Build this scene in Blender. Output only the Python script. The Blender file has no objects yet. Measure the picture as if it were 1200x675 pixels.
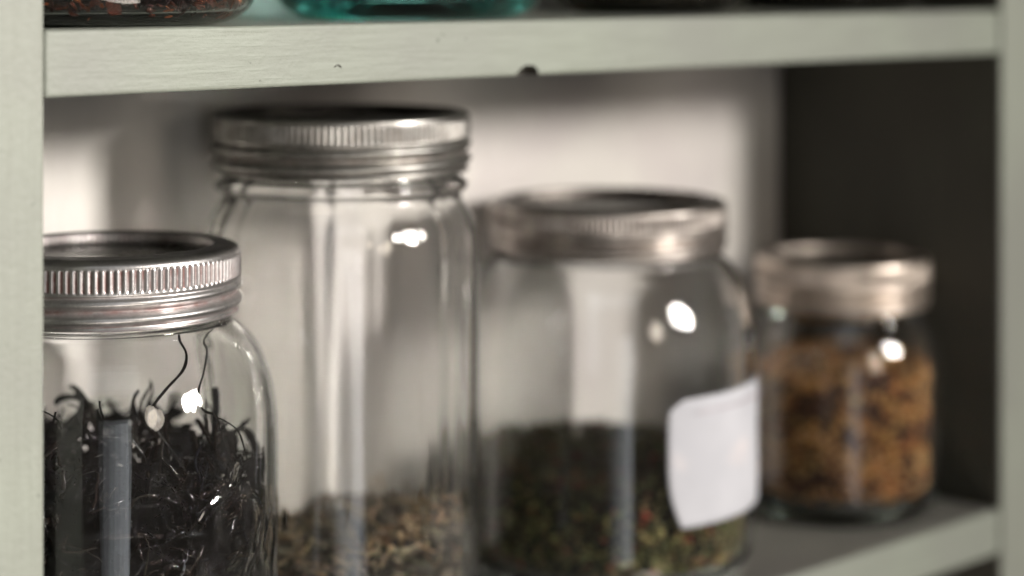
import bpy, bmesh, math, random
from mathutils import Vector, Quaternion, noise

random.seed(11)
scene = bpy.context.scene
COL = scene.collection
PI = math.pi

# ------------------------------------------------------------------ materials
def new_mat(name):
    m = bpy.data.materials.new(name)
    m.use_nodes = True
    nt = m.node_tree
    nt.nodes.clear()
    out = nt.nodes.new('ShaderNodeOutputMaterial')
    return m, nt, out

def node(nt, typ, **kw):
    n = nt.nodes.new(typ)
    for k, v in kw.items():
        if k.startswith('i_'):
            n.inputs[k[2:].replace('_', ' ')].default_value = v
        else:
            setattr(n, k, v)
    return n

def coords(nt, scale):
    tc = node(nt, 'ShaderNodeTexCoord')
    mp = node(nt, 'ShaderNodeMapping')
    mp.inputs['Scale'].default_value = scale
    nt.links.new(tc.outputs['Object'], mp.inputs['Vector'])
    return mp.outputs['Vector']

def tex_noise(nt, vec, scale, detail=4, rough=.55, dist=0):
    n = node(nt, 'ShaderNodeTexNoise')
    n.inputs['Scale'].default_value = scale
    n.inputs['Detail'].default_value = detail
    n.inputs['Roughness'].default_value = rough
    n.inputs['Distortion'].default_value = dist
    nt.links.new(vec, n.inputs['Vector'])
    return n.outputs['Fac']

def ramp(nt, fac, stops):
    r = node(nt, 'ShaderNodeValToRGB')
    el = r.color_ramp.elements
    while len(el) < len(stops):
        el.new(.5)
    for e, (p, c) in zip(el, stops):
        e.position = p
        e.color = (*c, 1) if len(c) == 3 else c
    nt.links.new(fac, r.inputs['Fac'])
    return r.outputs['Color']

def mix_rgb(nt, fac, a, b, mode='MIX'):
    m = node(nt, 'ShaderNodeMix', data_type='RGBA', blend_type=mode)
    for sock, v in ((m.inputs[0], fac), (m.inputs[6], a), (m.inputs[7], b)):
        if hasattr(v, 'is_output'):
            nt.links.new(v, sock)
        elif isinstance(v, (int, float)):
            sock.default_value = v
        else:
            sock.default_value = (*v, 1)
    return m.outputs[2]

def paint(name, base, var, grain=(6, 90, 90), rough=.55, bump=.42, wear=True):
    m, nt, out = new_mat(name)
    b = node(nt, 'ShaderNodeBsdfPrincipled')
    v = coords(nt, grain)
    big = coords(nt, (1, 1, 1))
    strokes = tex_noise(nt, v, 7, 6, .6, .4)
    blotch = tex_noise(nt, big, 14, 3)
    c = ramp(nt, strokes, [(.3, var), (.68, base)])
    c2 = mix_rgb(nt, ramp(nt, blotch, [(.38, (0, 0, 0)), (.66, (.8, .8, .8))]), c, (base[0] * .80, base[1] * .765, base[2] * .80))
    if wear:
        spots = tex_noise(nt, big, 160, 3, .5)
        mask = ramp(nt, spots, [(.715, (0, 0, 0)), (.735, (.7, .7, .7))])
        c2 = mix_rgb(nt, mask, c2, tuple(x * .55 for x in var))
    nt.links.new(c2, b.inputs['Base Color'])
    b.inputs['Roughness'].default_value = rough
    bp = node(nt, 'ShaderNodeBump')
    bp.inputs['Strength'].default_value = bump
    bp.inputs['Distance'].default_value = .0006
    fine = tex_noise(nt, big, 420, 4, .6)
    add = node(nt, 'ShaderNodeMath', operation='ADD')
    nt.links.new(strokes, add.inputs[0])
    nt.links.new(fine, add.inputs[1])
    nt.links.new(add.outputs[0], bp.inputs['Height'])
    nt.links.new(bp.outputs['Normal'], b.inputs['Normal'])
    nt.links.new(b.outputs[0], out.inputs[0])
    return m

def glass(name, col, haze=.012, density=14, absorb=(.55, .78, .66)):
    """soda glass with a film of dust and a green cast that grows with thickness"""
    m, nt, out = new_mat(name)
    g = node(nt, 'ShaderNodeBsdfGlass')
    g.inputs['Color'].default_value = (*col, 1)
    g.inputs['IOR'].default_value = 1.5
    g.inputs['Roughness'].default_value = 0.0
    d = node(nt, 'ShaderNodeBsdfDiffuse')
    d.inputs['Color'].default_value = (.62, .61, .58, 1)
    v = coords(nt, (1, 1, .35))
    n1 = tex_noise(nt, v, 55, 5, .62, .6)
    mr = node(nt, 'ShaderNodeMapRange')
    mr.inputs['From Min'].default_value = .5
    mr.inputs['From Max'].default_value = .78
    mr.inputs['To Min'].default_value = haze * .12
    mr.inputs['To Max'].default_value = haze * 4
    nt.links.new(n1, mr.inputs['Value'])
    mx = node(nt, 'ShaderNodeMixShader')
    nt.links.new(mr.outputs[0], mx.inputs[0])
    nt.links.new(g.outputs[0], mx.inputs[1])
    nt.links.new(d.outputs[0], mx.inputs[2])
    va = node(nt, 'ShaderNodeVolumeAbsorption')
    va.inputs['Color'].default_value = (*absorb, 1)
    va.inputs['Density'].default_value = density
    nt.links.new(mx.outputs[0], out.inputs['Surface'])
    nt.links.new(va.outputs[0], out.inputs['Volume'])
    return m

def metal(name, col, rough=.34, rust=(.15, .04, .028), rust_amt=.95):
    m, nt, out = new_mat(name)
    b = node(nt, 'ShaderNodeBsdfPrincipled')
    v = coords(nt, (1, 1, 1))
    n1 = tex_noise(nt, v, 90, 6, .65)
    n2 = tex_noise(nt, v, 700, 3, .6)
    base = ramp(nt, n1, [(.3, tuple(x * .42 for x in col)), (.62, col)])
    at = node(nt, 'ShaderNodeAttribute', attribute_name='rust')
    n3 = tex_noise(nt, v, 130, 4, .6)
    r = ramp(nt, n3, [(.34, (.15, .15, .15)), (.62, (1, 1, 1))])
    mul = node(nt, 'ShaderNodeMath', operation='MULTIPLY')
    nt.links.new(at.outputs['Fac'], mul.inputs[0])
    nt.links.new(r, mul.inputs[1])
    mul2 = node(nt, 'ShaderNodeMath', operation='MULTIPLY')
    nt.links.new(mul.outputs[0], mul2.inputs[0])
    mul2.inputs[1].default_value = rust_amt
    tn = node(nt, 'ShaderNodeAttribute', attribute_name='tarnish')
    base = mix_rgb(nt, tn.outputs['Fac'], base, tuple(x * .17 for x in col))
    nt.links.new(mix_rgb(nt, mul2.outputs[0], base, rust), b.inputs['Base Color'])
    inv = node(nt, 'ShaderNodeMath', operation='MULTIPLY_ADD')
    nt.links.new(mul2.outputs[0], inv.inputs[0])
    inv.inputs[1].default_value = -.75
    inv.inputs[2].default_value = 1
    nt.links.new(inv.outputs[0], b.inputs['Metallic'])
    rr = ramp(nt, n1, [(.3, (rough + .16,) * 3), (.7, (rough - .04,) * 3)])
    nt.links.new(rr, b.inputs['Roughness'])
    bp = node(nt, 'ShaderNodeBump')
    bp.inputs['Strength'].default_value = .18
    bp.inputs['Distance'].default_value = .0003
    nt.links.new(n2, bp.inputs['Height'])
    nt.links.new(bp.outputs['Normal'], b.inputs['Normal'])
    nt.links.new(b.outputs[0], out.inputs[0])
    return m

def piece_mat(name, rough=.6, spec=.4, var=.5):
    """dried pieces: the colour of each piece is its own, with mottling"""
    m, nt, out = new_mat(name)
    b = node(nt, 'ShaderNodeBsdfPrincipled')
    at = node(nt, 'ShaderNodeAttribute', attribute_name='piece_colour')
    n1 = tex_noise(nt, coords(nt, (1, 1, 1)), 600, 3)
    k = ramp(nt, n1, [(.3, (1 - var,) * 3), (.7, (1, 1, 1))])
    nt.links.new(mix_rgb(nt, 1.0, at.outputs['Color'], k, 'MULTIPLY'), b.inputs['Base Color'])
    b.inputs['Roughness'].default_value = rough
    b.inputs['Specular IOR Level'].default_value = spec
    nt.links.new(b.outputs[0], out.inputs[0])
    return m

SAGE = paint('sage_paint', (.248, .272, .230), (.198, .216, .178))
TOPS = paint('shaded_shelf_top', (.20, .20, .175), (.15, .148, .13), rough=.6)  # lower shelf top: its shade is put into a darker, greyer base colour
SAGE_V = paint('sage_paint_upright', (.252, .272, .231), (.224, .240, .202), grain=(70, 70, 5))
WALL = paint('cream_backing_paint', (.66, .635, .60), (.62, .595, .555), grain=(40, 40, 6), wear=False, bump=.12)
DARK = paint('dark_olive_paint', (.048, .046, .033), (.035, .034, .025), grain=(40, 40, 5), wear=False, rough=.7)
GLASS = glass('clear_jar_glass', (.996, .998, .996), haze=.007, density=7, absorb=(.62, .76, .68))
GLASS_OLD = glass('streaky_jar_glass', (.995, .996, .993), haze=.015, density=6, absorb=(.66, .76, .68))
GLASS_TEAL = glass('teal_jar_glass', (.88, .97, .965), haze=.01, density=34, absorb=(.22, .64, .62))
GLASS_DARK = glass('smoky_jar_glass', (.75, .72, .68), haze=.02, density=60, absorb=(.5, .45, .4))
ZINC = metal('worn_zinc', (.62, .605, .60))
ZINC_DULL = metal('dull_zinc', (.43, .42, .395), rough=.34, rust=(.12, .07, .05), rust_amt=.6)
ZINC_WARM = metal('warm_tin', (.52, .475, .44), rough=.34, rust=(.12, .075, .055), rust_amt=.5)
ZINC_BEIGE = metal('beige_tin', (.72, .63, .55), rough=.36, rust=(.12, .075, .055), rust_amt=.5)
DISC = metal('lid_tin', (.13, .135, .12), rough=.22, rust_amt=.2)
TEA = piece_mat('black_tea_leaf', rough=.19, spec=.27)
HERB = piece_mat('dried_herb', spec=.2)
HOLE = paint('bare_dark_wood', (.030, .026, .018), (.02, .017, .012), wear=False)

def label_paper():
    m, nt, out = new_mat('label_paper')
    b = node(nt, 'ShaderNodeBsdfPrincipled')
    v = coords(nt, (1, 1, 1))
    n = tex_noise(nt, v, 45, 4)
    c = ramp(nt, n, [(.4, (.43, .435, .47)), (.66, (.48, .485, .52))])
    n2 = tex_noise(nt, v, 60, 2)
    c = mix_rgb(nt, ramp(nt, n2, [(.60, (0, 0, 0)), (.72, (.35, .35, .35))]), c, (.78, .66, .62))
    nt.links.new(c, b.inputs['Base Color'])
    b.inputs['Roughness'].default_value = .8
    nt.links.new(b.outputs[0], out.inputs[0])
    return m
PAPER = label_paper()

def ink(name, a, c):
    m, nt, out = new_mat(name)
    b = node(nt, 'ShaderNodeBsdfPrincipled')
    n = tex_noise(nt, coords(nt, (1, 1, 1)), 300, 3)
    nt.links.new(ramp(nt, n, [(.3, a), (.7, c)]), b.inputs['Base Color'])
    b.inputs['Roughness'].default_value = .8
    nt.links.new(b.outputs[0], out.inputs[0])
    return m
INK = ink('faded_pink_ink', (.46, .36, .38), (.49, .43, .46))
INK2 = ink('pale_peach_ink', (.49, .455, .47), (.50, .475, .50))

# ------------------------------------------------------------------ mesh helpers
def link(name, mesh, mat=None, parent=None):
    o = bpy.data.objects.new(name, mesh)
    COL.objects.link(o)
    if mat:
        mesh.materials.append(mat)
    if parent:
        o.parent = parent
    return o

def mesh_from(name, verts, faces, smooth=True, recalc=True):
    me = bpy.data.meshes.new(name)
    me.from_pydata(verts, [], faces)
    if recalc:
        bm = bmesh.new()
        bm.from_mesh(me)
        bmesh.ops.recalc_face_normals(bm, faces=bm.faces)
        bm.to_mesh(me)
        bm.free()
    if smooth:
        me.polygons.foreach_set('use_smooth', [True] * len(me.polygons))
    me.update()
    return me

def empty(name, loc):
    o = bpy.data.objects.new(name, None)
    o.empty_display_size = .02
    o.location = loc
    COL.objects.link(o)
    return o

def tag(o, label, cat, group=None, kind=None):
    o['label'] = label
    o['category'] = cat
    if group:
        o['group'] = group
    if kind:
        o['kind'] = kind

def board(name, x0, x1, y0, y1, z0, z1, mat, parent, bev=.0012):
    bm = bmesh.new()
    bmesh.ops.create_cube(bm, size=1)
    for v in bm.verts:
        v.co = ((x0 + x1) / 2 + v.co.x * (x1 - x0), (y0 + y1) / 2 + v.co.y * (y1 - y0), (z0 + z1) / 2 + v.co.z * (z1 - z0))
    if bev:
        bmesh.ops.bevel(bm, geom=list(bm.edges), offset=bev, segments=3, profile=.5, affect='EDGES')
    me = bpy.data.meshes.new(name)
    bm.to_mesh(me)
    bm.free()
    return link(name, me, mat, parent)

def catmull(pts, step):
    out = []
    n = len(pts)
    for i in range(n - 1):
        p0, p1, p2, p3 = pts[max(i - 1, 0)], pts[i], pts[i + 1], pts[min(i + 2, n - 1)]
        L = math.dist(p1, p2)
        k = max(2, int(L / step))
        for j in range(k):
            t = j / k
            q = []
            for a, b, c, d in zip(p0, p1, p2, p3):
                q.append(.5 * (2 * b + (c - a) * t + (2 * a - 5 * b + 4 * c - d) * t * t + (3 * b - a - 3 * c + d) * t ** 3))
            out.append(tuple(q))
    out.append(tuple(pts[-1]))
    return out

def lathe(name, prof, seg, rfun=None, closed=False):
    """prof: (r, z) list. Points with r == 0 are poles. rfun(i, theta, r, z) -> (r, z)."""
    verts, rows = [], []
    for i, (r, z) in enumerate(prof):
        if r < 1e-7:
            rows.append([len(verts)])
            verts.append((0, 0, z))
            continue
        row = []
        for k in range(seg):
            th = 2 * PI * k / seg
            rr, zz = rfun(i, th, r, z) if rfun else (r, z)
            row.append(len(verts))
            verts.append((rr * math.cos(th), rr * math.sin(th), zz))
        rows.append(row)
    faces = []
    pairs = list(zip(rows[:-1], rows[1:]))
    if closed:
        pairs.append((rows[-1], rows[0]))
    for a, b in pairs:
        for k in range(seg):
            k2 = (k + 1) % seg
            if len(a) == 1 and len(b) == 1:
                continue
            if len(a) == 1:
                faces.append((a[0], b[k], b[k2]))
            elif len(b) == 1:
                faces.append((a[k], b[0], a[k2]))
            else:
                faces.append((a[k], b[k], b[k2], a[k2]))
    return mesh_from(name, verts, faces)

def interp(tab, z):
    if z <= tab[0][0]:
        return tab[0][1]
    for (a, ra), (b, rb) in zip(tab[:-1], tab[1:]):
        if z <= b:
            return ra + (rb - ra) * (z - a) / (b - a + 1e-12)
    return tab[-1][1]

# ------------------------------------------------------------------ cabinet
# The open shelf unit runs along +X, its front is the plane Y = .5116, Z = 0 is the top of the lower shelf.
F, BK = .5116, .6352
cab = empty('shelf_unit', (0, 0, 0))
tag(cab, 'open wooden shelf unit painted pale sage green holding all the glass jars', 'shelf unit')
board('stile', .262, .3274, F - .0006, F + .0184, -.25, .46, SAGE_V, cab)
board('stile', .816, .884, F - .0006, F + .0010, -.25, .46, SAGE_V, cab)
board('side_panel', .300, .3190, F + .0190, BK - .0005, -.25, .46, SAGE_V, cab)
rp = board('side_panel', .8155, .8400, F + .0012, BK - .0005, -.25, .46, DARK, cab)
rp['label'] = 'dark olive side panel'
bpn = board('back_panel', .300, .842, BK, BK + .012, -.25, .46, WALL, cab, bev=0)
bpn['label'] = 'cream white backing'
lower = board('shelf', .3278, .8153, F + .0002, F + .0030, -.0195, 0, SAGE, cab)
# the boards stop at the face and run back between the panels
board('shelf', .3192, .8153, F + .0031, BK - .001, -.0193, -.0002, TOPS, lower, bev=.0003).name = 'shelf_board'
upper = board('shelf', .3278, .8153, F + .0002, F + .0185, .2006, .2196, SAGE, cab)
board('shelf', .3192, .8153, F + .0186, BK - .001, .2008, .2194, SAGE, upper, bev=.0003).name = 'shelf_board'
board('shelf', .3278, .8153, F + .0002, BK - .001, .425, .444, SAGE, cab)
board('shelf', .3278, .8153, F + .0002, BK - .001, -.235, -.216, SAGE, cab)

def cut_notch(target, cx, cz, rx, rz, depth):
    """a chipped knot in the lower arris of the upper shelf"""
    bm = bmesh.new()
    bmesh.ops.create_uvsphere(bm, u_segments=32, v_segments=20, radius=1)
    for v in bm.verts:
        k = 1 + .10 * noise.noise(v.co * 1.7)
        v.co = (cx + v.co.x * rx * k, F + v.co.y * depth * k, cz + v.co.z * rz * k)
    me = bpy.data.meshes.new('cutter')
    bm.to_mesh(me)
    bm.free()
    me.materials.append(HOLE)
    co = bpy.data.objects.new('cutter', me)
    COL.objects.link(co)
    md = target.modifiers.new('b', 'BOOLEAN')
    md.operation = 'DIFFERENCE'
    md.object = co
    md.solver = 'EXACT'
    md.material_mode = 'TRANSFER'
    dg = bpy.context.evaluated_depsgraph_get()
    nm = bpy.data.meshes.new_from_object(target.evaluated_get(dg), depsgraph=dg)
    target.modifiers.clear()
    target.data = nm
    bpy.data.objects.remove(co)
P0 = [(.4331, .2062), (.4340, .2067), (.4350, .2066), (.4356, .2060), (.4359, .2061)]
sv, sf = [], []
for i, (x, z) in enumerate(P0):
    h = .00022 * (1 - abs(i - 2) / 4)
    sv += [(x, F - .0002, z + h), (x, F - .0002, z - h), (x, F + .0006, z - h), (x, F + .0006, z + h)]
for i in range(len(P0) - 1):
    sf += [(4 * i + k, 4 * i + (k + 1) % 4, 4 * i + 4 + (k + 1) % 4, 4 * i + 4 + k) for k in range(4)]
sf += [(0, 1, 2, 3), (19, 18, 17, 16)]
link('scratch', mesh_from('scratch', sv, sf), HOLE, upper)
cut_notch(upper, .5198, .2000, .0056, .0042, .006)

# ------------------------------------------------------------------ jar
def make_jar(root, outer, wall, base, mat, seg=192, emboss=None, wob=.00025, seed=0):
    """outer: list of (r, z) from the heel to the mouth. Returns the table z -> inner radius."""
    pts = catmull([(r, z, 0) for r, z in outer], .0013)
    top = pts[-1]
    prof, side = [], []
    r0 = outer[0][0]
    prof += [(0, .0022), (r0 * .35, .0020), (r0 * .62, .0014), (r0 * .80, .0002), (r0 * .9, 0)]
    side += [0] * 5
    for p in pts:
        prof.append((p[0], p[1])); side.append(1)
    prof.append((top[0] - wall * .5, top[1] + .0006)); side.append(0)
    inner = []
    for p in reversed(pts):
        if p[1] < base + .006:
            break
        inner.append((p[0] - wall, p[1]))
    rl = inner[-1][0]
    inner += [(rl - .0006, base + .004), (rl - .0025, base + .0015), (rl - .007, base + .0003)]
    prof += inner; side += [2] * len(inner)
    prof += [(rl * .5, base + .0004), (0, base + .0008)]; side += [0, 0]
    def rf(i, th, r, z):
        s = side[i]
        cx, sx = math.cos(th), math.sin(th)
        if s == 1:
            r += wob * .5 * noise.noise((cx * 2.2 + seed, sx * 2.2, z * 14))
            if emboss:
                r += emboss(th, z)
        elif s == 2:
            r += wob * (noise.noise((cx * 3.1 + seed * 3, sx * 3.1, z * 9 + 5)) + .45 * noise.noise((cx * 8 + seed, sx * 8, z * 6)))
        return r, z
    link('glass_body', lathe('glass_body', prof, seg, rf), mat, root)
    return sorted([(z, r) for r, z in inner])

def make_lid(root, z, R, rin, h, knurls, mat, disc_mat, recess=.0042, kn=(.0030, .0104), seg_per=6, threads=2, kamp=.00034, phase=0., lip=.0028):
    """screw band: rolled top, knurled collar, helical thread bulges, curled skirt; and the flat disc inside it"""
    lid = empty('screw_lid', (0, 0, z))
    lid.parent = root
    pr = []
    zb = -recess - .0010
    pr += [(rin, zb), (rin, zb * .6), (rin, -.0007), (rin + .0002, -.0003), (rin + .0007, 0)]
    a, b = max(R - rin - .0030, .001), lip
    c0 = R - min(a, .0042)
    pr += [(rin + (c0 - rin) * .4, -.0001), (c0, -.0003)]
    for k in range(1, 9):
        t = k / 8 * PI / 2
        pr.append((c0 + (R - c0) * math.sin(t), -.0003 - (b - .0003) * (1 - math.cos(t))))
    n0 = len(pr)
    n = int((h - b) / .00028)
    for k in range(1, n + 1):
        pr.append((R, -b - (h - b) * k / n))
    n1 = len(pr)
    pr += [(R - .0004, -h - .0004), (R - .0010, -h - .0002), (R - .0012, -h + .001)]
    pr += [(R - .0016, -h * .6), (R - .0016, -b - .0006), (c0, -.0012), (rin + .0006, -.0013), (rin + .0006, zb)]
    seg = knurls * seg_per
    rust, tarn = [], []
    z_t0 = -kn[1] - .0005
    pitch = (h - kn[1] - .0008) / threads
    def rf(i, th, r, zz):
        g = 0.
        cx, sx = math.cos(th), math.sin(th)
        if i < 3:
            kk = .5 + .5 * math.cos(knurls * th)
            r -= kamp * .8 * kk
            g = .3 * (1 - kk)
        if n0 <= i < n1:
            e = min(1, max(0, (-zz - kn[0]) / .0007)) * min(1, max(0, (kn[1] + zz) / .0007))
            if e > 0:
                kk = .5 + .5 * math.cos(knurls * th)
                kk = kk ** .8
                r += e * kamp * (2 * kk - 1.25)
                g = e * (1 - kk) ** 1.3
            if zz < z_t0:
                e2 = min(1, (z_t0 - zz) / .0010)
                hel = ((th / (2 * PI) + phase) % 1.0 - .5) * pitch * .45
                w = .5 - .5 * math.cos(2 * PI * (z_t0 - zz + hel) / pitch)
                r += e2 * (-.0013 + .00185 * w ** .8)
                g = e2 * (1 - w) ** 2.5 * .8
            r += .00016 * noise.noise((cx * 3 + z * 50, sx * 3, zz * 60)) - .0005 * max(0, noise.noise((cx * 2.2 + z * 90, sx * 2.2, zz * 70)) - .45)
        rust.append(g)
        tarn.append(min(1, max(0, (n0 - 2 - i) / 5)) * (.75 + .5 * noise.noise((cx * 3 + z * 9, sx * 3, r * 90))) + (.25 if i >= n1 else 0))
        return r, zz
    me = lathe('band', pr, seg, rf, closed=True)
    at = me.attributes.new('rust', 'FLOAT', 'POINT')
    at.data.foreach_set('value', rust)
    at = me.attributes.new('tarnish', 'FLOAT', 'POINT')
    at.data.foreach_set('value', tarn)
    link('band', me, mat, lid)
    d = [(0, -recess + .0002), (rin * .55, -recess + .0002), (rin * .66, -recess + .0001), (rin * .70, -recess - .0004), (rin * .92, -recess - .0004),
         (rin * .95, -recess), (rin + .0012, -recess), (rin + .0012, -recess - .0009), (rin * .8, -recess - .0014), (0, -recess - .0010)]
    link('lid_disc', lathe('lid_disc', d, 96), disc_mat, lid)
    return lid

# ------------------------------------------------------------------ loose contents
class Pieces:
    def __init__(self):
        self.v, self.f, self.c = [], [], []
    def tube(self, pts, rads, sides, col, flat=1.0):
        n0 = len(self.v)
        up = Vector((random.uniform(-1, 1), random.uniform(-1, 1), random.uniform(-1, 1)))
        m = len(pts)
        for i, p in enumerate(pts):
            t = (pts[min(i + 1, m - 1)] - pts[max(i - 1, 0)])
            if t.length < 1e-9:
                t = Vector((0, 0, 1))
            t.normalize()
            a = t.cross(up)
            if a.length < 1e-4:
                a = t.orthogonal()
            a.normalize()
            b = t.cross(a)
            for k in range(sides):
                q = 2 * PI * k / sides
                self.v.append(tuple(p + a * (math.cos(q) * rads[i]) + b * (math.sin(q) * rads[i] * flat)))
                self.c.append(col)
        for i in range(m - 1):
            for k in range(sides):
                k2 = (k + 1) % sides
                self.f.append((n0 + i * sides + k, n0 + i * sides + k2, n0 + (i + 1) * sides + k2, n0 + (i + 1) * sides + k))
        self.f.append(tuple(n0 + k for k in reversed(range(sides))))
        self.f.append(tuple(n0 + (m - 1) * sides + k for k in range(sides)))
    def lump(self, c, size, col, squash=(1, 1, 1)):
        n0 = len(self.v)
        rot = Vector((random.random(), random.random(), random.random())).normalized()
        ang = random.uniform(0, 2 * PI)
        from mathutils import Matrix
        M = Matrix.Rotation(ang, 3, rot)
        for d in ICO_V:
            p = Vector(d) * size * random.uniform(.75, 1.2)
            p = M @ Vector((p.x * squash[0], p.y * squash[1], p.z * squash[2]))
            self.v.append(tuple(c + p))
            self.c.append(col)
        for f in ICO_F:
            self.f.append(tuple(n0 + k for k in f))
    def build(self, name, mat, loc, smooth=True):
        me = mesh_from(name, self.v, self.f, smooth, recalc=False)
        at = me.color_attributes.new('piece_colour', 'FLOAT_COLOR', 'POINT')
        flat = []
        for c in self.c:
            flat += [c[0], c[1], c[2], 1]
        at.data.foreach_set('color', flat)
        o = link(name, me, mat)
        o.location = loc
        return o
_bm = bmesh.new()
bmesh.ops.create_icosphere(_bm, subdivisions=1, radius=1)
ICO_V = [tuple(v.co) for v in _bm.verts]
ICO_F = [tuple(v.index for v in f.verts) for f in _bm.faces]
_bm.free()

def jitter(cols, amt=.25):
    c = random.choice(cols)
    k = random.uniform(1 - amt, 1 + amt)
    return tuple(min(.9, x * k * random.uniform(.92, 1.08)) for x in c)

def core(P, tab, base, level, shrink, col):
    """the mass in the middle that the loose pieces lie on"""
    n0 = len(P.v)
    rows, seg = [], 48
    zs = [base, base + .004] + [base + .004 + .004 * k for k in range(1, 60)]
    first = True
    prof = []
    zmax = level(0, 0)
    zs = [z for z in zs if z < zmax - .004]
    ring = []
    for z in zs:
        row = []
        for k in range(seg):
            th = 2 * PI * k / seg
            r = interp(tab, z) * shrink
            x, y = r * math.cos(th), r * math.sin(th)
            row.append(len(P.v))
            P.v.append((x, y, min(z, level(x, y) - .003)))
            P.c.append(col)
        ring.append(row)
    for q in (.75, .5, .25):
        row = []
        for k in range(seg):
            th = 2 * PI * k / seg
            r = interp(tab, zs[-1]) * shrink * q
            x, y = r * math.cos(th), r * math.sin(th)
            row.append(len(P.v))
            P.v.append((x, y, level(x, y) - .003))
            P.c.append(col)
        ring.append(row)
    for a, b in zip(ring[:-1], ring[1:]):
        for k in range(seg):
            k2 = (k + 1) % seg
            P.f.append((a[k], a[k2], b[k2], b[k]))
    P.f.append(tuple(ring[-1]))
    P.f.append(tuple(reversed(ring[0])))

def clampr(p, tab, gap):
    lim = interp(tab, p.z) - gap
    r = math.hypot(p.x, p.y)
    if r > lim:
        p.x *= lim / r
        p.y *= lim / r
    return p

def rand_spot(tab, base, level, top_share, shell=.80):
    """a point near the glass, or near the top surface"""
    th = random.uniform(0, 2 * PI)
    if random.random() < top_share:
        R = interp(tab, level(0, 0))
        r = R * math.sqrt(random.random())
        x, y = r * math.cos(th), r * math.sin(th)
        return Vector((x, y, level(x, y) - random.uniform(0, .004)))
    for _ in range(20):
        z = random.uniform(base + .001, level(0, 0) + .02)
        r = interp(tab, z) * random.uniform(shell, 1)
        x, y = r * math.cos(th), r * math.sin(th)
        if z < level(x, y):
            return Vector((x, y, z))
    return Vector((x, y, base + .004))

def strand(P, p, length, rad, tab, base, cols, curl=.5, sides=5, flat=.7, gap=.0009, up=0., n=9):
    d = Vector((random.gauss(0, 1), random.gauss(0, 1), random.gauss(0, .55) + up)).normalized()
    axis = Vector((random.gauss(0, 1), random.gauss(0, 1), random.gauss(0, 1))).normalized()
    step = length / n
    ang = curl * step / .006 * random.choice((-1, 1))
    pts = []
    q = p.copy()
    for i in range(n):
        pts.append(clampr(Vector((q.x, q.y, max(q.z, base + .0008))), tab, gap + rad))
        d = Quaternion(axis, ang * random.uniform(.4, 1.6)) @ d
        d = (d + Vector((random.gauss(0, .16), random.gauss(0, .16), random.gauss(0, .13))) * min(1, curl + .1)).normalized()
        q = q + d * step
    rads = [rad * (.5 + .5 * min(1, 1.7 * math.sin(PI * (i + .7) / (n + .4)))) * random.uniform(.8, 1.15) for i in range(n)]
    P.tube(pts, rads, sides, jitter(cols), flat)

# directions as seen from the photograph's side: right of the viewer, and towards the viewer
RX, RY = .7071, -.7071
NX, NY = -.7071, -.7071

# ---- jar 1: black tea
J1 = (.389, .570, 0)
jar = empty('glass_jar', J1)
tag(jar, 'squat glass jar of black tea beside the left stile, open-centred knurled lid, sharpest of all', 'jar', 'glass jars on the lower shelf')
def curve_pts():
    az = [(57, .0860), (54, .0800), (47.5, .0765), (43, .0735), (39.5, .069), (36.8, .0615), (35, .055), (34.2, .045), (36, .034), (41, .026), (50, .022)]
    a = catmull([(math.radians(225 + d) * .0534, z, 0) for d, z in az], .0008)
    az2 = [(60, .078), (66, .074), (70, .066), (66, .058), (61, .052), (64, .044), (72, .041), (77, .049), (73, .058), (78, .066), (84, .060), (80, .048), (84, .038), (78, .030), (68, .032)]
    b = catmull([(math.radians(225 + d) * .0534, z, 0) for d, z in az2], .0008)
    return a, b
_ca, _cb = curve_pts()
def emboss1(th, z):
    if th < 0:
        th += 2 * PI
    s = th * .0534
    if not (math.radians(225 + 28) * .0534 < s < math.radians(225 + 90) * .0534) or not (.016 < z < .092):
        return 0.
    da = min((s - a) ** 2 + (z - b) ** 2 for a, b, _ in _ca)
    db = min((s - a) ** 2 + (z - b) ** 2 for a, b, _ in _cb)
    w = .00085 ** 2
    return .0011 * math.exp(-da / w) + .0006 * math.exp(-db / w)
out1 = [(.0455, .0006), (.0500, .0035), (.0528, .0100), (.0534, .0200), (.0534, .060), (.0534, .088), (.0527, .099), (.0505, .1090), (.0465, .1175), (.0418, .1228), (.0392, .1252),
        (.0388, .1264), (.0402, .1276), (.0400, .1290), (.0380, .1300), (.0376, .140), (.0376, .1440)]
t1 = make_jar(jar, out1, .0030, .0055, GLASS, seg=320, emboss=emboss1, seed=1)
make_lid(jar, .1497, .0413, .0326, .0212, 116, ZINC, DISC, phase=.875)
def lev1(x, y):
    right = x * RX + y * RY
    near = x * NX + y * NY
    return .0825 - .005 * (right / .05) ** 3 - .002 * near / .05 + .0035 * noise.noise((x * 70, y * 70, 3.3))
P = Pieces()
TEAC = [(.007, .006, .007), (.010, .008, .009), (.005, .0045, .006), (.018, .011, .009), (.010, .010, .013), (.022, .016, .013)]
core(P, t1, .0068, lambda x, y: lev1(x, y) - .008, .74, (.004, .0035, .004))
for _ in range(1050):    # rolled and torn leaf
    strand(P, rand_spot(t1, .0068, lev1, .30, .84), random.uniform(.010, .026), random.choice((.0006, .0009, .0013)) * random.uniform(.8, 1.2), t1, .0068, TEAC, curl=random.uniform(.3, 1.5), flat=random.uniform(.4, .75), sides=6, n=11)
for _ in range(350):     # broken flat leaf
    strand(P, rand_spot(t1, .0068, lev1, .30, .86), random.uniform(.004, .009), random.uniform(.0010, .0018), t1, .0068, TEAC, curl=random.uniform(.2, .9), flat=.22, sides=6, n=6)
for _ in range(300):     # thin twisted stems
    strand(P, rand_spot(t1, .0068, lev1, .30, .84), random.uniform(.012, .028), random.uniform(.0003, .0005), t1, .0068, TEAC, curl=random.uniform(.4, 1.6), n=12)
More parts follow.
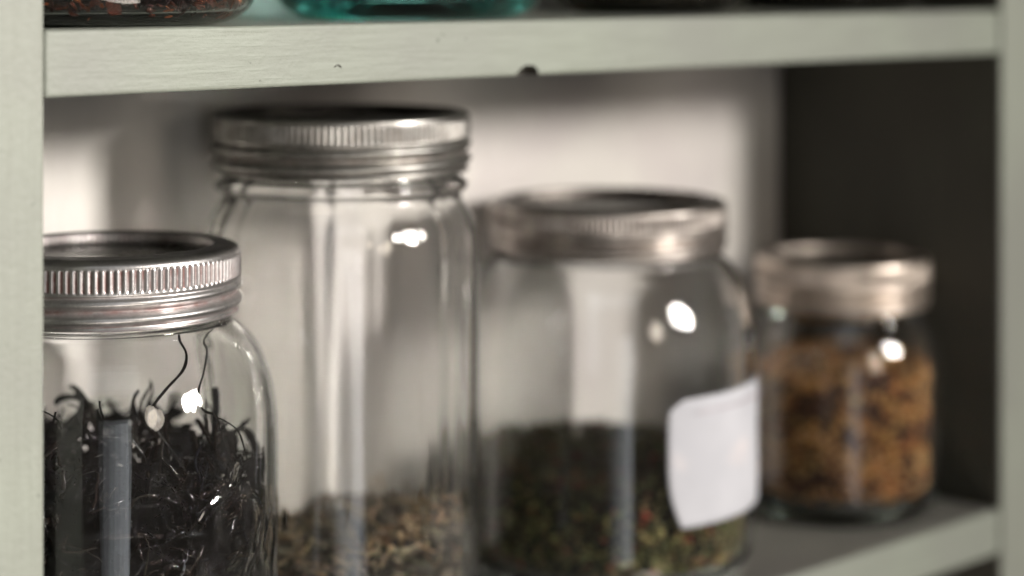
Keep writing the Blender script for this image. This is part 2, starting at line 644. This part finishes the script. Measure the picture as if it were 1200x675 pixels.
for _ in range(60):      # curls that stand out of the heap
    r = .047 * math.sqrt(random.random()); th = random.uniform(0, 2 * PI)
    p = Vector((r * math.cos(th), r * math.sin(th), 0)); p.z = lev1(p.x, p.y) - .003
    strand(P, p, random.uniform(.012, .022), random.uniform(.0005, .0009), t1, .0068, TEAC, curl=random.uniform(.9, 1.8), up=.5, n=12)
def long_strand(pts, rad=.0006):
    q = []
    for x, z in pts:         # x: offset across the jar, lying close to the glass
        r = interp(t1, z) - .0016
        f = math.sqrt(max(r * r - x * x, 1e-6))
        q.append((x * RX + f * NX, x * RY + f * NY, z))
    q = [Vector(v) for v in catmull(q, .001)]
    P.tube(q, [rad * (.8 + .35 * noise.noise((i * .35, rad * 9e3, 1))) for i in range(len(q))], 6, (.009, .007, .007), .7)
long_strand([(.030, .086), (.0255, .094), (.0215, .1005), (.0205, .1055), (.0240, .1105), (.0280, .1150), (.0285, .1190), (.0262, .1225), (.0255, .1245)])
long_strand([(.0420, .082), (.0405, .090), (.0385, .0965), (.0372, .1010), (.0338, .1035), (.0325, .1085), (.0336, .1140), (.0338, .1190), (.0325, .1215), (.0338, .1240)], .0005)
long_strand([(.0445, .088), (.0430, .0945), (.0400, .0985), (.0375, .1005)], .0004)
long_strand([(.020, .0900), (.0150, .0975), (.0085, .1020), (.0062, .1060), (.0058, .1085)], .0005)
long_strand([(.004, .090), (.0035, .0985), (.0010, .1020), (.0000, .1055), (.0020, .1075)], .0005)
long_strand([(-.022, .092), (-.0205, .1010), (-.0165, .1050), (-.0110, .1055), (-.0060, .1030), (-.0045, .0980), (-.0060, .0930)], .0004)
long_strand([(-.0110, .094), (-.0080, .1005), (-.0068, .1055)], .0004)
long_strand([(-.0385, .090), (-.0370, .0990), (-.0375, .1045), (-.0390, .1060)], .0005)
tea = P.build('black_tea', TEA, J1)
tag(tea, 'loose wiry black tea leaves filling the jar beside the left stile', 'tea', kind='stuff')

# ---- jar 2: tall, a little dried herb
J2 = (.4983, .585, 0)
jar = empty('glass_jar', J2)
tag(jar, 'tallest clear glass jar, nearly empty, lid just under the upper shelf', 'jar', 'glass jars on the lower shelf')
out2 = [(.0420, .0006), (.0462, .0035), (.0489, .0100), (.0496, .0200), (.0496, .060), (.0496, .100), (.0496, .1290), (.0493, .1400), (.0480, .1470), (.0452, .1525), (.0432, .1560),
        (.0432, .1575), (.0452, .1592), (.0456, .1606), (.0446, .1622), (.0425, .1635), (.0422, .172), (.0422, .1808)]
t2 = make_jar(jar, out2, .0033, .0065, GLASS_OLD, seg=256, wob=.0009, seed=7)
make_lid(jar, .1865, .0462, .0405, .0208, 128, ZINC_DULL, DISC, kn=(.0026, .0092), lip=.0020, phase=.875, recess=.0035)
def lev2(x, y):
    right = x * RX + y * RY
    return .0370 + .0080 * right / .05 + .004 * noise.noise((x * 40, y * 40, 1.3))
P = Pieces()
core(P, t2, .0078, lev2, .90, (.05, .042, .030))
HC = [(.22, .185, .14), (.31, .255, .19), (.10, .085, .066), (.16, .135, .09), (.38, .31, .22), (.09, .085, .055), (.06, .048, .038)]
for _ in range(3600):
    p = rand_spot(t2, .0078, lev2, .6, .9)
    strand(P, p, random.uniform(.003, .007), random.uniform(.0004, .0009), t2, .0078, HC, curl=.5, sides=4, flat=.4, n=4)
for _ in range(300):
    p = rand_spot(t2, .0078, lev2, .7, .9)
    P.lump(clampr(p, t2, .002), random.uniform(.0005, .0013), jitter(HC), (1, 1, .5))
SC = [(.50, .37, .22), (.42, .30, .17), (.55, .43, .28), (.36, .22, .12)]
for _ in range(70):
    th = math.radians(225 + random.gauss(48, 26)); r = .046 * math.sqrt(random.uniform(.35, 1))
    p = Vector((r * math.cos(th), r * math.sin(th), 0)); p.z = lev2(p.x, p.y) + random.uniform(-.0005, .003)
    strand(P, p, random.uniform(.006, .013), random.uniform(.0006, .0011), t2, .0078, SC, curl=.12, sides=5, flat=.5, n=5)
for _ in range(420):
    p = rand_spot(t2, .0078, lev2, .8, .9)
    p.z += .0012
    strand(P, p, random.uniform(.006, .014), random.uniform(.0004, .0008), t2, .0078, HC[:2] + HC[4:5] + SC[:2], curl=.12, sides=5, flat=.4, n=5)
hb = P.build('dried_herbs', HERB, J2)
tag(hb, 'brown dried herbs with pale straw bits in the bottom of the tallest jar', 'herbs', kind='stuff')

# ---- jar 3: wide, with the paper label
J3 = (.6285, .5745, 0)
jar = empty('glass_jar', J3)
tag(jar, 'wide shouldered glass jar of green and red herb mix with blank white paper label', 'jar', 'glass jars on the lower shelf')
out3 = [(.0500, .0006), (.0548, .0040), (.0578, .0110), (.0586, .0220), (.0586, .050), (.0586, .082), (.0583, .0920), (.0569, .1025), (.0538, .1128), (.0490, .1203), (.0455, .1234),
        (.0448, .1245), (.0462, .1258), (.0460, .1272), (.0440, .1284), (.0436, .136), (.0436, .1412)]
t3 = make_jar(jar, out3, .0032, .0060, GLASS, seg=256, seed=13)
make_lid(jar, .1464, .0472, .0395, .0195, 130, ZINC_WARM, DISC, phase=.875, kn=(.0028, .0092))
def lev3(x, y):
    right = x * RX + y * RY
    return .0465 - .0025 * right / .05 + .003 * noise.noise((x * 45, y * 45, 8.3))
P = Pieces()
core(P, t3, .0072, lev3, .92, (.02, .019, .012))
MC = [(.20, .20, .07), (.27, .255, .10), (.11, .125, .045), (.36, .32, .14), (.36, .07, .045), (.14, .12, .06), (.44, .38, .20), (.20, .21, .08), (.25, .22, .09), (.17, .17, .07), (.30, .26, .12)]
MU = [(.060, .062, .028), (.085, .080, .036), (.040, .044, .022), (.12, .105, .05), (.11, .028, .022), (.05, .042, .026), (.07, .075, .03)]  # darker set towards the top and left: shade put into the piece colours
for _ in range(7000):
    p = clampr(rand_spot(t3, .0072, lev3, .35, .9), t3, .0019)
    shade = p.z + .010 * noise.noise((p.x * 45, p.y * 45, p.z * 45)) + .10 * (p.x * RX + p.y * RY) * -1
    c = jitter(MU if shade > random.uniform(.018, .048) else MC)
    if random.random() < .3:
        strand(P, p, random.uniform(.003, .008), random.uniform(.0004, .0009), t3, .0072, [c], curl=.5, sides=4, flat=.4, n=4, gap=.001)
    else:
        P.lump(p, random.choice((.0007, .0009, .0012, .0017)) * random.uniform(.8, 1.2), c, (1.2, .9, .4))
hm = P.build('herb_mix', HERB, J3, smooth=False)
tag(hm, 'olive green herb mix flecked with red in the jar with a paper label', 'herbs', kind='stuff')

def label_patch(name, a0, a1, z0, z1, off, thick, skew, mat, parent, shape=None, rbase=.0586):
    nu, nv = 36, 24
    V, Fc = [], []
    for s in (0, 1):
        for j in range(nv + 1):
            for i in range(nu + 1):
                u, w = i / nu, j / nv
                if shape:
                    u2, w2 = shape(u, w)
                else:
                    u2, w2 = u, w
                a = math.radians(225 + a0 + (a1 - a0) * u2)
                z = z0 + (z1 - z0) * w2 + skew * (u2 - .5)
                lift = .0004 * (noise.noise((u * 3, w * 3, 2)) + .3) + (.0022 * max(0, w - .82) * 5 * max(0, .3 - u) * 3 if shape else 0)
                r = rbase + off + s * thick + max(0, lift)
                V.append((r * math.cos(a), r * math.sin(a), z))
    st = (nu + 1) * (nv + 1)
    idx = lambda s, i, j: s * st + j * (nu + 1) + i
    for j in range(nv):
        for i in range(nu):
            Fc.append((idx(1, i, j), idx(1, i + 1, j), idx(1, i + 1, j + 1), idx(1, i, j + 1)))
            Fc.append((idx(0, i, j), idx(0, i, j + 1), idx(0, i + 1, j + 1), idx(0, i + 1, j)))
    for i in range(nu):
        Fc.append((idx(0, i, 0), idx(0, i + 1, 0), idx(1, i + 1, 0), idx(1, i, 0)))
        Fc.append((idx(0, i, nv), idx(1, i, nv), idx(1, i + 1, nv), idx(0, i + 1, nv)))
    for j in range(nv):
        Fc.append((idx(0, 0, j), idx(1, 0, j), idx(1, 0, j + 1), idx(0, 0, j + 1)))
        Fc.append((idx(0, nu, j), idx(0, nu, j + 1), idx(1, nu, j + 1), idx(1, nu, j)))
    return link(name, mesh_from(name, V, Fc), mat, parent)

def lab_shape(u, w):
    # slightly torn upper left corner, bowed left edge
    d = .085 * (max(0, .5 - w) / .5) ** 2.2 + .08 * max(0, w - .92) / .08
    u2 = u + (1 - u) ** 3 * d
    w2 = w + .09 * (max(0, u - .88) / .12) ** 2 * (1 - w) ** 2
    return u2, w2
lab = label_patch('paper_label', 19.5, 88, .0285, .0770, .0004, .00022, .0012, PAPER, jar, lab_shape)
label_patch('printed_line', 31, 80, .0716, .0720, .0024, .00012, .0012, INK, lab)

# ---- jar 4: small, orange granules
J4 = (.7679, .562, 0)
jar = empty('glass_jar', J4)
tag(jar, 'smallest glass jar, filled with orange brown granules, beside the dark side panel', 'jar', 'glass jars on the lower shelf')
out4 = [(.0360, .0006), (.0395, .0035), (.0412, .0090), (.0416, .0160), (.0416, .040), (.0416, .0620), (.0410, .0690), (.0395, .0760), (.0372, .0820), (.0358, .0855),
        (.0356, .0866), (.0364, .0878), (.0360, .0892), (.0346, .0904), (.0343, .100), (.0343, .1065)]
t4 = make_jar(jar, out4, .0030, .0072, GLASS, seg=224, seed=21)
make_lid(jar, .1127, .0378, .0320, .0215, 104, ZINC_BEIGE, DISC, phase=.875)
def lev4(x, y):
    near = x * NX + y * NY
    return .0655 - .003 * near / .04 + .003 * noise.noise((x * 60, y * 60, 5.3))
P = Pieces()
core(P, t4, .0084, lev4, .9, (.10, .045, .018))
OC = [(.62, .31, .09), (.70, .40, .14), (.50, .22, .065), (.36, .14, .05), (.74, .48, .22), (.55, .27, .09)]
OD = [(.10, .045, .025), (.06, .03, .024), (.16, .06, .03), (.08, .035, .03)]
for _ in range(7500):
    p = clampr(rand_spot(t4, .0084, lev4, .3, .9), t4, .0024)
    dark = noise.noise((p.x * 120 + 4, p.y * 120, p.z * 120)) + random.uniform(-.25, .25)
    P.lump(p, random.choice((.0006, .0008, .0011, .0016)) * random.uniform(.8, 1.2), jitter(OD if dark > .2 else OC, .35), (1, 1, .75))
gr = P.build('orange_granules', HERB, J4, smooth=False)
tag(gr, 'orange brown dried granules filling the smallest jar', 'granules', kind='stuff')

# ---- the upper shelf: only the bottoms of the jars show
UZ = .2196
def upper_jar(loc, R, H, mat, lid_mat, seed, base=.005, wall=.0026):
    root = empty('glass_jar', loc)
    o = [(R * .80, .0006), (R * .85, .0016), (R * .93, .0042), (R * .98, .0085), (R, .016), (R, H * .35), (R, H * .62), (R * .97, H * .72), (R * .86, H * .82), (R * .80, H * .86),
         (R * .79, H * .90), (R * .79, H * .97)]
    t = make_jar(root, o, wall, base, mat, seg=192, seed=seed)
    make_lid(root, H, R * .86, R * .74, .018, 96, lid_mat, DISC, seg_per=4)
    return root, t
L1 = (.3775, .5655, UZ)
root, t = upper_jar(L1, .0535, .135, GLASS, ZINC, 31, base=.0036)
tag(root, 'glass jar of dark red and orange flakes on the upper shelf beside the left stile', 'jar', 'glass jars on the upper shelf')
P = Pieces()
lv = lambda x, y: .075 + .003 * noise.noise((x * 50, y * 50, 2))
core(P, t, .0042, lv, .92, (.02, .008, .006))
RC = [(.05, .016, .012), (.09, .022, .012), (.03, .012, .010), (.38, .10, .03), (.16, .04, .018), (.02, .010, .010), (.06, .02, .02)]
for k in range(3400):
    p = clampr(rand_spot(t, .0048, lv, .1, .88), t, .0016)
    if k % 2 == 0:
        p.z = random.uniform(.0048, .022); p = clampr(p, t, .0016)
    P.lump(p, random.uniform(.001, .0024), jitter(RC, .35), (1.2, .9, .3))
fl = P.build('red_flakes', HERB, L1, smooth=False)
tag(fl, 'dark red and orange dried flakes in the upper jar beside the left stile', 'flakes', kind='stuff')

L2 = (.5143, .566, UZ)
root, t = upper_jar(L2, .0485, .130, GLASS_TEAL, ZINC, 37, base=.0070)
tag(root, 'empty teal tinted glass jar on the upper shelf above the tallest jar', 'jar', 'glass jars on the upper shelf')

for loc, R, sd, lab_, cl in (((.6530, .572, UZ), .0395, 41, 'smoky glass jar of dark seeds on the upper shelf, next to the teal jar', 'dark brown seeds in the upper jar next to the teal jar'),
                             ((.7740, .570, UZ), .0430, 43, 'smoky glass jar of dark seeds on the upper shelf above the smallest jar', 'dark brown seeds in the upper jar above the smallest jar')):
    root, t = upper_jar(loc, R, .125, GLASS_DARK, ZINC_DULL, sd)
    tag(root, lab_, 'jar', 'glass jars on the upper shelf')
    P = Pieces()
    lv = lambda x, y: .07 + .002 * noise.noise((x * 50, y * 50, sd))
    core(P, t, .0062, lv, .93, (.012, .009, .007))
    for _ in range(1600):
        p = clampr(rand_spot(t, .0062, lv, .15, .9), t, .0022)
        P.lump(p, random.uniform(.001, .002), jitter([(.02, .014, .010), (.03, .018, .012), (.012, .009, .008)]), (1, 1, .7))
    sd_o = P.build('dark_seeds', HERB, loc)
    tag(sd_o, cl, 'seeds', kind='stuff')

# ------------------------------------------------------------------ light
def area(name, pos, target, sx, sy, power, col):
    l = bpy.data.lights.new(name, 'AREA')
    l.shape = 'RECTANGLE'
    l.size, l.size_y = sx, sy
    l.energy = power
    l.color = col
    o = bpy.data.objects.new(name, l)
    COL.objects.link(o)
    o.location = pos
    o.rotation_euler = (Vector(target) - Vector(pos)).to_track_quat('-Z', 'Y').to_euler()
    return o
T = Vector((.56, .57, .13))
KEY = 1.27
def pol(az, el, d):
    a, e = math.radians(az), math.radians(el)
    return T + Vector((math.cos(a) * math.cos(e), math.sin(a) * math.cos(e), math.sin(e))) * d
# the room's window: three panes, the middle one lower
for az, el, sx, sy, pw in ((286.6, 15.0, .23, .42, 3.3), (291.4, 13.4, .20, .34, 2.6), (289.4, 19.6, .17, .15, .75)):
    k = area('window_light', pol(az, el, 2.4), (.15, .53, .14), sx, sy, pw * KEY, (1, .945, .885))
    k.data.shape = 'ELLIPSE'
    k.data.spread = math.radians(50)
lamp = area('table_lamp', pol(263, 10, 2.4), (.60, .57, .14), .50, .50, 5.0, (1, .88, .74))
lamp.data.shape = 'DISK'
area('overhead_fill', (-.15, -.25, 1.0), (.36, .51, .2), .9, .5, 1.0, (.90, .96, 1))  # unseen fill added overhead to brighten the left of the shelf front
for az, wd, pw in ((228.5, .10, .12), (232, .10, .26), (235.5, .10, .45), (239.8, .15, 1.0)):     # a door standing open on a brighter room
    area('doorway_light', pol(az, -10, 1.7), (.5, .57, .1), wd, 1.12 + .1 * wd, pw, (.91, .95, 1))
area('low_fill', pol(247, -43, 1.7), (.52, .57, .14), 1.1, .4, 7.5, (1, .90, .79))  # added low warm fill that lifts the shade on the back panel

w = bpy.data.worlds.new('World')
scene.world = w
w.use_nodes = True
bg = w.node_tree.nodes['Background']
bg.inputs['Color'].default_value = (.90, .78, .66, 1)
bg.inputs['Strength'].default_value = .085

# ------------------------------------------------------------------ camera
cam = bpy.data.cameras.new('Camera')
co = bpy.data.objects.new('Camera', cam)
COL.objects.link(co)
co.location = (0, 0, .2346)
co.rotation_euler = (math.radians(90), 0, math.radians(-45))
cam.sensor_width = 36
cam.lens = 75
cam.shift_y = -.3046
cam.clip_start = .01
cam.clip_end = 50
cam.dof.use_dof = True
cam.dof.focus_distance = .640
cam.dof.aperture_fstop = 4.4
scene.camera = co

scene.view_settings.view_transform = 'Standard'
scene.view_settings.look = 'None'
scene.view_settings.exposure = 0
scene.view_settings.gamma = 1
cy = scene.cycles
cy.use_denoising = True
cy.denoiser = 'OPENIMAGEDENOISE'
cy.max_bounces = 24
cy.transmission_bounces = 20
cy.glossy_bounces = 8
cy.diffuse_bounces = 5
cy.transparent_max_bounces = 16
cy.caustics_reflective = True
cy.caustics_refractive = True
cy.sample_clamp_indirect = 90
cy.blur_glossy = .3
